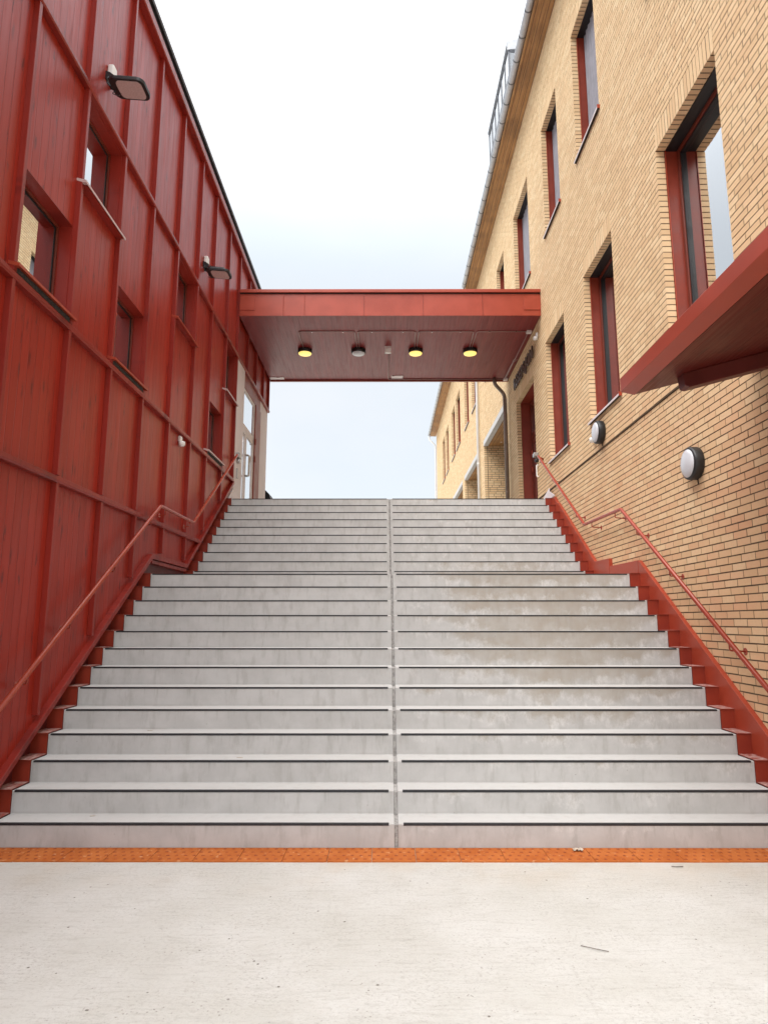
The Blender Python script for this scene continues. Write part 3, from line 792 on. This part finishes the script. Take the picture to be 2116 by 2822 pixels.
MB().prism([(2.90, 13.97), (10.0, 17.4), (16.4, 13.97)], YB0 - .2, YB1 + .3, 'Y').build('roof', 'roofgrey', bb)
# glazed lantern standing on the roof
XL_ = 3.42
fr = MB(); ly0, ly1, lz0, lz1 = 16.05, 19.45, 14.25, 17.55
for i in range(7):
    yy = ly0 + (ly1 - ly0) * i / 6; fr.box(XL_, XL_ + .05, yy - .025, yy + .025, lz0, lz1)
fr.box(XL_ - .005, XL_ + .055, ly0 - .03, ly1 + .03, lz1, lz1 + .09); fr.box(XL_ - .004, XL_ + .054, ly0 - .03, ly1 + .03, 16.55, 16.70)
for xx in (XL_ + .8, XL_ + 1.6): fr.box(xx, xx + .05, ly0 - .025, ly0 + .025, lz0, lz1)
ln = fr.build('roof_lantern', 'darkgrey', bb)
q = MB(); q.box(XL_ + .015, XL_ + .03, ly0, ly1, lz0, lz1); q.box(XL_ + .03, XL_ + 1.6, ly0 - .008, ly0 + .004, lz0, lz1 - .18); q.build('pane', 'glass_roof', ln)
MB().prism([(XL_ - .03, lz1 + .091), (XL_ + 1.7, lz1 + .45), (XL_ + 1.7, lz1 + .1), (XL_ - .03, lz1 - .12)], ly0 - .06, ly0 - .03, 'Y').build('end_panel', 'galv', ln)
MB().prism([(XL_ - .03, lz1 + .092), (XL_ + 1.7, lz1 + .45), (XL_ + 1.7, lz1 + .53), (XL_ - .03, lz1 + .17)], ly0 - .06, ly1 + .06, 'Y').build('roof', 'galv', ln)

# ------------------------------------------------------------------ link roof between the buildings
lk = thing('link_roof', 'flat red roof bridging the two buildings above the top of the stairs', 'roof', (0, 13.3, 8.2))
YF0, YF1, ZS = 13.24, 17.06, 8.205
xl, xr = XB + .004, XR - .003
seams = [xl, -2.184, -1.731, -.457, .81, 2.083, xr]
for i, (a_, b_) in enumerate(zip(seams, seams[1:])):
    m_ = MB(); dy = .002 * (i % 2)
    m_.box(a_ + .0015, b_ - .0015, YF0 + dy, YF0 + .02, ZS - .012, ZS + .485)
    m_.box(a_ + .0015, a_ + .012, YF0 - .006, YF0 + dy - .0002, ZS - .010, ZS + .483)
    m_.build('fascia', 'redmetal', lk, bevel=.002)
MB().box(xl + .0, -2.80, YF0 - .012, YF0 - .001, ZS + .115, ZS + .44).build('end_plate', 'redmetal', lk, bevel=.002)
MB().box(2.965, xr, YF0 - .012, YF0 - .001, ZS + .115, ZS + .44).build('end_plate', 'redmetal', lk, bevel=.002)
MB().box(xl, xr, YF0 - .004, YF0 + .02, ZS + .487, ZS + .508).build('shadow_gap', 'black', lk)  # black strip stands in for the shadow below the capping
MB().prism([(YF0 - .045, ZS + .505), (YF0 - .045, ZS + .575), (YF0 + .3, ZS + .60), (YF0 + .3, ZS + .509), (YF0 - .02, ZS + .509)], xl, xr, 'X').build('capping', 'redmetal', lk, bevel=.003)
MB().box(xl, xr, YF0 + .021, YF1, ZS, ZS + .03).build('soffit', 'soffit_boards', lk)
MB().box(xl, xr, YF0 + .022, YF1 + .02, ZS + .031, ZS + .59).build('roof', 'roofgrey', lk)
MB().box(xl, xr, YF1 + .001, YF1 + .06, ZS - .04, ZS + .56).build('rear_trim', 'redmetal_dark', lk)
# lamps, conduits and small fittings under it
def ceiling_lamp(xc, label, mat):
    t = thing('ceiling_lamp', label, 'lamp', (xc, 15.05, ZS), 'round lamps under the link roof')
    MB().lathe([(.165, -.0005), (.172, -.01), (.172, -.085), (.165, -.098), (.14, -.100)], (xc, 15.05, ZS), 'Z', 40).build('housing', 'black', t)
    MB().lathe([(.157, -.0985), (.150, -.115), (.11, -.13), (.05, -.137), (.002, -.138)], (xc, 15.05, ZS), 'Z', 40).build('diffuser', mat, t)
    return t
ceiling_lamp(-1.93, 'lit round lamp nearest the red building under the link roof', 'lit')
ceiling_lamp(-.645, 'unlit round lamp with a grey diffuser under the link roof', 'diffuser')
ceiling_lamp(.73, 'lit round lamp just right of the white box under the link roof', 'lit')
ceiling_lamp(2.04, 'lit round lamp nearest the brick building under the link roof', 'lit')
cz = ZS - .014
cr = thing('conduit_run', 'thin grey conduits feeding the round lamps under the link roof', 'conduit', (0, 14, ZS))
def cpipe(p, rad=.06, r_=.0105): MB().tube(round_path(p, rad), r_, 8).build('pipe', 'conduit', cr)
YC_ = 14.03
cpipe([(-1.95, 14.90, cz), (-1.95, YC_, cz), (-.685, YC_, cz), (-.67, 14.90, cz)])
cpipe([(-.62, 14.90, cz), (-.615, YC_, cz), (.685, YC_, cz), (.70, 14.90, cz)])
cpipe([(.755, 14.90, cz), (.76, YC_, cz), (1.995, YC_, cz), (2.01, 14.90, cz)])
cpipe([(2.06, 14.90, cz), (2.07, YC_, cz), (3.20, YC_, cz)])
cpipe([(3.23, 14.05, cz), (3.23, 15.62, cz), (3.20, 15.72, cz), (3.23, 15.9, cz), (3.23, 16.9, cz)])
cpipe([(3.27, 15.55, cz - .03), (3.20, 15.75, cz - .03), (3.195, 15.9, cz - .03), (3.19, 16.9, cz - .03)])
cpipe([(.085, 14.93, cz), (.085, 16.95, cz), (.13, 16.99, cz), (3.2, 16.99, cz)], .04, .013)
for xb in (-1.65, -.95, -.3, .4, 1.05, 1.7, 2.35, 2.95): MB().box(xb - .008, xb + .008, YC_ - .018, YC_ + .018, ZS - .028, ZS).build('clip', 'steel', cr)
for yb_ in (14.02, 16.97): MB().box(3.18, 3.29, yb_ - .055, yb_ + .055, ZS - .055, ZS - .0005).build('junction_box', 'whitepanel', cr, bevel=.006)
sb = thing('sensor_box', 'small white box with a cable hanging in the middle of the link roof soffit', 'sensor', (.068, 14.87, ZS))
MB().box(-.005, .14, 14.84, 14.92, ZS - .05, ZS - .0005).build('mount', 'whitepanel', sb, bevel=.004)
MB().box(-.004, .139, 14.835, 14.925, ZS - .165, ZS - .051).build('body', 'whiteplastic', sb, bevel=.012)
pl = MB(); pl.prism([(.16, 16.70), (.20, 16.79), (.27, 16.75), (.47, 16.74), (.47, 16.93), (.17, 16.93)], ZS - .012, ZS - .001, 'Z')
tag(pl.build('metal_plate', 'paleflash'), 'pale bent metal plate at the rear middle of the link roof soffit', 'plate')
pl = MB(); pl.prism([(-3.10, 16.86), (-2.92, 16.84), (-2.90, 16.88), (-2.72, 16.83), (-2.72, 17.0), (-3.10, 17.0)], ZS - .012, ZS - .001, 'Z')
tag(pl.build('metal_plate', 'paleflash'), 'pale metal plate in the rear soffit corner beside the red building', 'plate')

# ------------------------------------------------------------------ canopy on the brick wall
cn = thing('wall_canopy', 'red sloping canopy on the brick wall at the right edge', 'canopy', (2.9, 4, 4.2))
XO, YT, ZO, SL = 2.10, 5.648, 3.745, .27
zs = lambda x_: ZO - .022 + SL * (x_ - XO - .128)
yN = .4
MB().prism([(XO, ZO), (XO + .124, ZO - .028), (XO + .128, ZO + .0), (XO + .128, ZO + .10), (XO + .02, ZO + .125), (XO, ZO + .121)], yN, YT, 'Y').build('fascia', 'redmetal', cn, bevel=.003)
MB().prism([(XO + .135, zs(XO + .135)), (XR - .002, zs(XR)), (XR - .002, zs(XR) + .025), (XO + .135, zs(XO + .135) + .025)], yN, YT - .004, 'Y').build('soffit', 'canopy_soffit', cn)
MB().prism([(XO + .02, ZO + .126), (XR - .001, ZO + .126 + SL * 1.1), (XR - .001, zs(XR) + .026), (XO + .129, zs(XO + .128) + .026)], yN, YT - .001, 'Y').build('roof', 'redmetal', cn)
xbm = 2.525
for yb0 in (5.34, 2.4):
    MB().prism([(xbm, zs(xbm) - .001), (XR - .003, zs(XR) - .001), (XR - .003, zs(XR) - .135), (xbm + .05, zs(xbm) - .122), (xbm + .012, zs(xbm) - .11)], yb0, yb0 + .12, 'Y').build('beam', 'basered', cn, bevel=.006)

# ------------------------------------------------------------------ handrails
def handrail(label, pts, xrail, xwall, brackets):
    t = thing('handrail', label, 'handrail', (xwall, pts[0][0], 0), 'red handrails along the stairs')
    s_ = 1 if xwall > 0 else -1
    P3 = [(xrail, y, z) for y, z in pts]
    P3.append((xrail + s_ * .02, pts[-1][0] + .05, pts[-1][1] - .01)); P3.append((xwall - s_ * .012, pts[-1][0] + .10, pts[-1][1] - .05))
    MB().tube(round_path(P3, .03), .0235, 16).build('rail', 'rail', t)
    for (y, z) in brackets:
        b_ = MB()
        b_.tube(round_path([(xrail, y, z - .02), (xrail, y, z - .085), (xwall - s_ * .004, y + .0, z - .095)], .02), .0075, 8)
        b_.lathe([(.034, 0), (.034, -.006 * s_)], (xwall - s_ * .0, y, z - .095), 'X', 16)
        b_.build('bracket', 'rail', t)
    return t
def on(pts, y):
    for (a_, za), (b_, zb) in zip(pts, pts[1:]):
        if a_ <= y <= b_: return za + (zb - za) * (y - a_) / (b_ - a_)
pL = [(4.98, .785), (8.78, 3.268), (10.33, 3.273), (13.16, 5.108)]
handrail('red tube handrail fixed to the red timber wall', pL, -3.03, XB + .0, [(y, on(pL, y)) for y in (5.75, 6.45, 7.40, 8.45, 9.0, 10.12, 10.80, 12.3)])
pR = [(4.95, .67), (8.86, 3.237), (10.52, 3.27), (13.46, 5.155)]
handrail('red tube handrail fixed to the yellow brick wall', pR, 3.2, XR + .018, [(y, on(pR, y)) for y in (5.4, 6.28, 7.46, 8.35, 9.1, 10.15, 10.95, 12.4, 13.3)])

# ------------------------------------------------------------------ wall lamps and sensors
def wall_lamp(y, z, xw, label):
    t = thing('wall_lamp', label, 'lamp', (xw, y, z), 'round lamps on the brick wall')
    MB().lathe([(.172, .0), (.178, -.012), (.178, -.085), (.170, -.10), (.153, -.104)], (xw, y, z), 'X', 48).build('housing', 'black', t)
    MB().lathe([(.154, -.1005), (.148, -.113), (.12, -.127), (.07, -.137), (.002, -.141)], (xw, y, z), 'X', 48).build('diffuser', 'diffuser', t)
    MB().tube([(xw - .006, y, z - .17), (xw - .004, y, z - .22)], .006, 6).build('cable', 'black', t)
    return t
l1 = wall_lamp(6.92, 3.40, XR + .016, 'black rimmed round wall lamp lower and nearer on the brick wall')
copy_thing(l1, (-.018, 9.82 - 6.92, 4.60 - 3.40), 'black rimmed round wall lamp higher on the brick wall below a window sill', 'round lamps on the brick wall')
def pir(x, y, z, sgn, label, rz=0):
    t = thing('motion_sensor', label, 'sensor', (x, y, z), 'white motion sensors')
    MB().box(min(x, x - sgn * .045), max(x, x - sgn * .045), y - .05, y + .05, z - .005, z + .085).build('body', 'whiteplastic', t, bevel=.012)
    MB().lathe([(.046, .0), (.052, -.02), (.05, -.05), (.036, -.07), (.004, -.078)], (x - sgn * .05, y, z - .0), 'Z', 20).build('eye', 'whiteplastic', t)
    return t
pir(XB - .01 - .045, 9.84, 4.46, -1, 'white motion sensor on the red timber wall below a cross rail')
pir(XR, 10.13, 4.60, 1, 'white motion sensor just behind the higher round wall lamp')
pir(XR, 13.62, 7.88, 1, 'white motion sensor on the brick wall under the link roof')

def floodlight(y, z, label):
    t = thing('floodlight', label, 'floodlight', (XW, y, z), 'floodlights on the red wall')
    MB().box(XW, XW + .075, y - .055, y + .055, z + .02, z + .17).build('junction_box', 'whiteplastic', t, bevel=.02)
    br = MB()
    br.prism([(XW, z + .05), (XW + .05, z + .03), (XW + .24, z - .12), (XW + .20, z - .16), (XW, z - .04)], y - .085, y - .077, 'Y')
    br.prism([(XW, z + .05), (XW + .05, z + .03), (XW + .24, z - .12), (XW + .20, z - .16), (XW, z - .04)], y + .077, y + .085, 'Y')
    br.box(XW, XW + .008, y - .077, y + .077, z - .05, z + .015)
    br.build('bracket', 'black', t)
    for s_ in (-1, 1): MB().lathe([(.018, 0), (.018, .012 * s_)], (XW + .12, y + s_ * .085, z - .045), 'Y', 12).build('bolt', 'steel', t)
    # head: rounded slab tilted a little downwards from the wall
    mb = MB(); N = 10
    def outline(w, d, r_):
        pts = []
        for cx, cy, a0 in ((w - r_, d - r_, 0), (-w + r_, d - r_, 90), (-w + r_, 0 + r_, 180), (w - r_, 0 + r_, 270)):
            for i in range(N + 1):
                a_ = R(a0 + 90 * i / N); pts.append((cx + r_ * math.cos(a_), cy + r_ * math.sin(a_)))
        return pts
    tilt = R(-5); c0 = Vector((XW + .10, y - .11, z - .205))
    def tr(p, h):
        d_ = Vector((p[1] * math.cos(tilt) - h * math.sin(tilt), p[0], p[1] * math.sin(tilt) + h * math.cos(tilt)))
        return tuple(c0 + d_)
    def slab(o_, h0, h1, o2=None):
        b0 = len(mb.v); n = len(o_); o2 = o2 or o_
        mb.v += [tr(p, h0) for p in o_] + [tr(p, h1) for p in o2]
        mb.f.append(tuple(b0 + i for i in reversed(range(n)))); mb.f.append(tuple(b0 + n + i for i in range(n)))
        for i in range(n):
            j = (i + 1) % n; mb.f.append((b0 + i, b0 + j, b0 + n + j, b0 + n + i))
    oA = outline(.15, .40, .075)
    slab(oA, 0, .042); slab([(p[0] * .9, .03 + p[1] * .8) for p in oA], .0425, .075, [(p[0] * .75, .05 + p[1] * .7) for p in oA])
    for i in range(5): slab([(-.09 + .045 * i - .004, .08), (-.09 + .045 * i + .004, .08), (-.09 + .045 * i + .004, .30), (-.09 + .045 * i - .004, .30)], .0755, .095)
    mb.build('housing', 'black', t, bevel=.004)
    mb = MB(); slab([(p[0] * .84, .075 + (p[1] - .0) * .72) for p in oA], -.006, -.0005); mb.build('lens', 'lens', t)
    cb = MB(); cb.tube(round_path([(XW + .01, y - .03, z + .02), (XW + .05, y - .12, z - .06), (XW + .03, y - .11, z - .14), (XW + .16, y - .06, z - .19)], .06), .006, 8)
    cb.tube(round_path([(XW + .14, y - .10, z - .22), (XW + .10, y - .11, z - .27), (XW + .17, y - .08, z - .275), (XW + .18, y - .05, z - .22)], .03), .004, 8)
    cb.build('cable', 'black', t)
    return t
f1 = floodlight(6.66, 7.86, 'black floodlight high on the red wall, nearer and larger of two')
copy_thing(f1, (0, 10.72 - 6.66, .03), 'black floodlight on the red wall farther up the stairs near the link roof', 'floodlights on the red wall')

# ------------------------------------------------------------------ sign
sg = thing('reception_sign', 'dark raised letters reading RESEPSJON above the door in the brick wall', 'sign', (XR, 15.0, 7.54))
dg = None
text = 'RESEPSJON'
ypos = 16.10
for ch in text:
    cu = bpy.data.curves.new('letter', 'FONT'); cu.body = ch; cu.size = .40; cu.extrude = .016; cu.bevel_depth = .002; cu.offset = .004
    tmp = bpy.data.objects.new('letter_tmp', cu); COL.objects.link(tmp)
    bpy.context.view_layer.update()
    me = bpy.data.meshes.new_from_object(tmp.evaluated_get(bpy.context.evaluated_depsgraph_get()))
    bpy.data.objects.remove(tmp); bpy.data.curves.remove(cu)
    xs = [v.co.x for v in me.vertices]; w0, w1 = min(xs), max(xs)
    mt = Matrix(((0, 0, -1, 0), (-1, 0, 0, 0), (0, 1, 0, 0), (0, 0, 0, 1)))
    me.transform(Matrix.Translation((-w0, 0, 0))); me.transform(mt)
    me.transform(Matrix.Translation((-.045, ypos - 15.0, .015)))
    me.materials.clear(); me.materials.append(M['letter']); me.name = 'letter'
    lo = bpy.data.objects.new('letter', me); COL.objects.link(lo); lo.parent = sg
    pins = MB()
    for q in (.06, .22): pins.tube([(XR - .03, ypos - .03, 7.54 + q), (XR + .02, ypos - .03, 7.54 + q)], .005, 6)
    pins.build('pin', 'steel', lo)
    ypos -= (w1 - w0) + .045

# ------------------------------------------------------------------ door-side fittings
t = thing('card_reader', 'grey hooded entry reader on the pale panel beside the left door', 'reader', (XD + .03, 13.62, 5.1))
MB().box(XD + .03, XD + .10, 13.50, 13.74, 5.15, 5.26).build('hood', 'greymetal', t, bevel=.012)
MB().lathe([(.05, 0), (.05, .06), (.035, .075)], (XD + .03, 13.60, 5.09), 'X', 18).build('lens', 'steel', t)
MB().box(XD + .03, XD + .055, 13.57, 13.66, 4.72, 4.93).build('keypad', 'greymetal', t, bevel=.006)
t = thing('card_reader', 'grey entry reader on the brick wall at the end of the right handrail', 'reader', (XR, 14.08, 5.2))
MB().box(XR - .10, XR, 13.96, 14.12, 5.28, 5.37).build('hood', 'greymetal', t, bevel=.012)
MB().lathe([(.045, 0), (.045, -.06), (.03, -.075)], (XR, 14.02, 5.20), 'X', 18).build('lens', 'black', t)
MB().tube(round_path([(XR, 14.0, 5.09), (XR - .045, 14.0, 5.09), (XR - .045, 14.0, 4.84), (XR, 14.0, 4.84)], .02), .014, 10).build('handle', 'whiteplastic', t)

# ------------------------------------------------------------------ downpipes
def downpipe(label, path_, r_, mat, clips, grp=None):
    t = thing('downpipe', label, 'downpipe', (path_[-1][0], path_[-1][1], path_[-1][2]), 'downpipes on the brick building')
    MB().tube(round_path(path_, .12, 7), r_, 20).build('pipe', mat, t)
    x_, y_ = path_[-1][0], path_[-1][1]
    for z_ in clips: MB().lathe([(r_ + .006, -.02), (r_ + .006, .02)], (x_, y_, z_), 'Z', 20).build('collar', mat, t)
    return t
downpipe('brown grey downpipe with an elbow below the link roof beside the door', [(2.93, 16.93, ZS), (2.93, 16.93, 8.04), (3.22, 17.10, 7.80), (3.22, 17.10, ZT)], .049, 'brownpipe', (7.0, 5.1, 4.6))
downpipe('pale downpipe between the first two porches of the brick building', [(2.87, 22.55, 13.80), (2.87, 22.55, 13.55), (3.26, 22.55, 13.2), (3.26, 22.55, ZT)], .047, 'whitemetal', (10.2, 7.2, 5.5))
downpipe('thin pale downpipe at the far corner of the brick building', [(2.87, YB1 + .2, 13.80), (2.87, YB1 + .2, 13.5), (3.26, YB1 + .1, 13.1), (3.26, YB1 + .1, ZT)], .045, 'whitemetal', (10.0, 7.0))

# ------------------------------------------------------------------ small things
t = thing('waste_bin', 'black bin with a sloping lid behind the corner of the red building', 'bin', (-3.45, 18.2, ZT))
MB().prism([(-3.72, ZT), (-3.22, ZT), (-3.19, ZT + .95), (-3.75, ZT + .95)], 18.0, 18.5, 'Y').build('body', 'black', t, bevel=.02)
MB().prism([(-3.78, ZT + .951), (-3.17, ZT + .951), (-3.22, ZT + 1.10), (-3.32, ZT + 1.2), (-3.36, ZT + 1.2), (-3.74, ZT + 1.1)], 17.97, 18.54, 'Y').build('lid', 'black', t, bevel=.01)

def bare_tree(x, y, h, label):
    t = thing('bare_tree', label, 'tree', (x, y, ZT))
    tk = MB(); tk.tube([(x, y, ZT), (x + .05, y, ZT + h * .3), (x - .03, y + .05, ZT + h * .62)], .07, 8)
    tk.build('trunk', 'bark', t)
    cr_ = MB(); rr = random.Random(4)
    def br(p, d, L_, r_, lev):
        q = p + d * L_; m1 = p + d * L_ * .5 + Vector((rr.uniform(-1, 1), rr.uniform(-1, 1), rr.uniform(-.3, .6))) * L_ * .07
        cr_.tube([p, m1, q], r_, 5)
        if lev == 0: return
        for i in range(3):
            nd = (d + Vector((rr.uniform(-1, 1), rr.uniform(-1, 1), rr.uniform(-.2, .7))) * .75).normalized()
            br(p + d * L_ * rr.uniform(.5, 1), nd, L_ * rr.uniform(.5, .75), r_ * .55, lev - 1)
    for i in range(6):
        br(Vector((x - .03 + .08 * rr.uniform(-1, 1) * 0, y + .05, ZT + h * (.45 + .03 * i))), Vector((rr.uniform(-.8, .8), rr.uniform(-.8, .8), 1)).normalized(), h * .22, .014, 3)
    cr_.build('crown', 'bark', t)
bare_tree(3.22, 50, 6.9, 'thin bare tree far behind the stairs at the brick building corner')

def wrapper(x, y, z, label):
    t = MB(); rr = random.Random(3); n = 6
    for i in range(n):
        for j in range(4):
            pass
    gx = [[(x + (i / n - .5) * .075, y + (j / 4 - .5) * .045, z + .004 + .014 * rr.random()) for j in range(5)] for i in range(n + 1)]
    for i in range(n):
        for j in range(4): t.quad(gx[i][j], gx[i + 1][j], gx[i + 1][j + 1], gx[i][j + 1])
    return tag(t.build('wrapper', 'leafdry', recalc=False), label, 'litter')
wrapper(1.455, 5.36, .012, 'crumpled pale wrapper on the orange tiles right of the stair joint')
def leaf(x, y, z, a_, s_, label, mat='leafdry'):
    m_ = MB(); c_, d_ = math.cos(a_) * s_, math.sin(a_) * s_
    P_ = [(-1, 0, .1), (-.4, .35, .02), (.4, .3, .05), (1, 0, .16), (.4, -.3, .04), (-.4, -.35, .0)]
    m_.prism([(x + px * c_ - py * d_, y + px * d_ + py * c_) for px, py, _ in P_], z, z + .003, 'Z')
    return tag(m_.build('dry_leaf', mat), label, 'leaf', 'dry leaves on the steps')
leaf(-2.19, ystep(4) + .18, 4 * RI + .001, .3, .026, 'pale dry leaf on the left side of the fourth step')
leaf(-2.35, ystep(1) + .20, 1 * RI + .001, .1, .022, 'pale dry scrap on the left side of the lowest step')
leaf(-1.28, ystep(3) + .13, 3 * RI + .001, .0, .028, 'white scrap on the third step left of the middle')
tw = MB().tube([(1.045, 3.88, .006), (1.11, 3.84, .008), (1.175, 3.815, .006)], .0019, 6)
tag(tw.build('twig', 'bark'), 'thin grey twig on the pale concrete right of the middle', 'twig')
tw = MB().tube([(2.03, 5.05, .006), (2.06, 5.03, .010), (2.11, 5.045, .006)], .003, 6)
tag(tw.build('twig', 'bark'), 'short dark twig below the orange tiles at the right', 'twig')
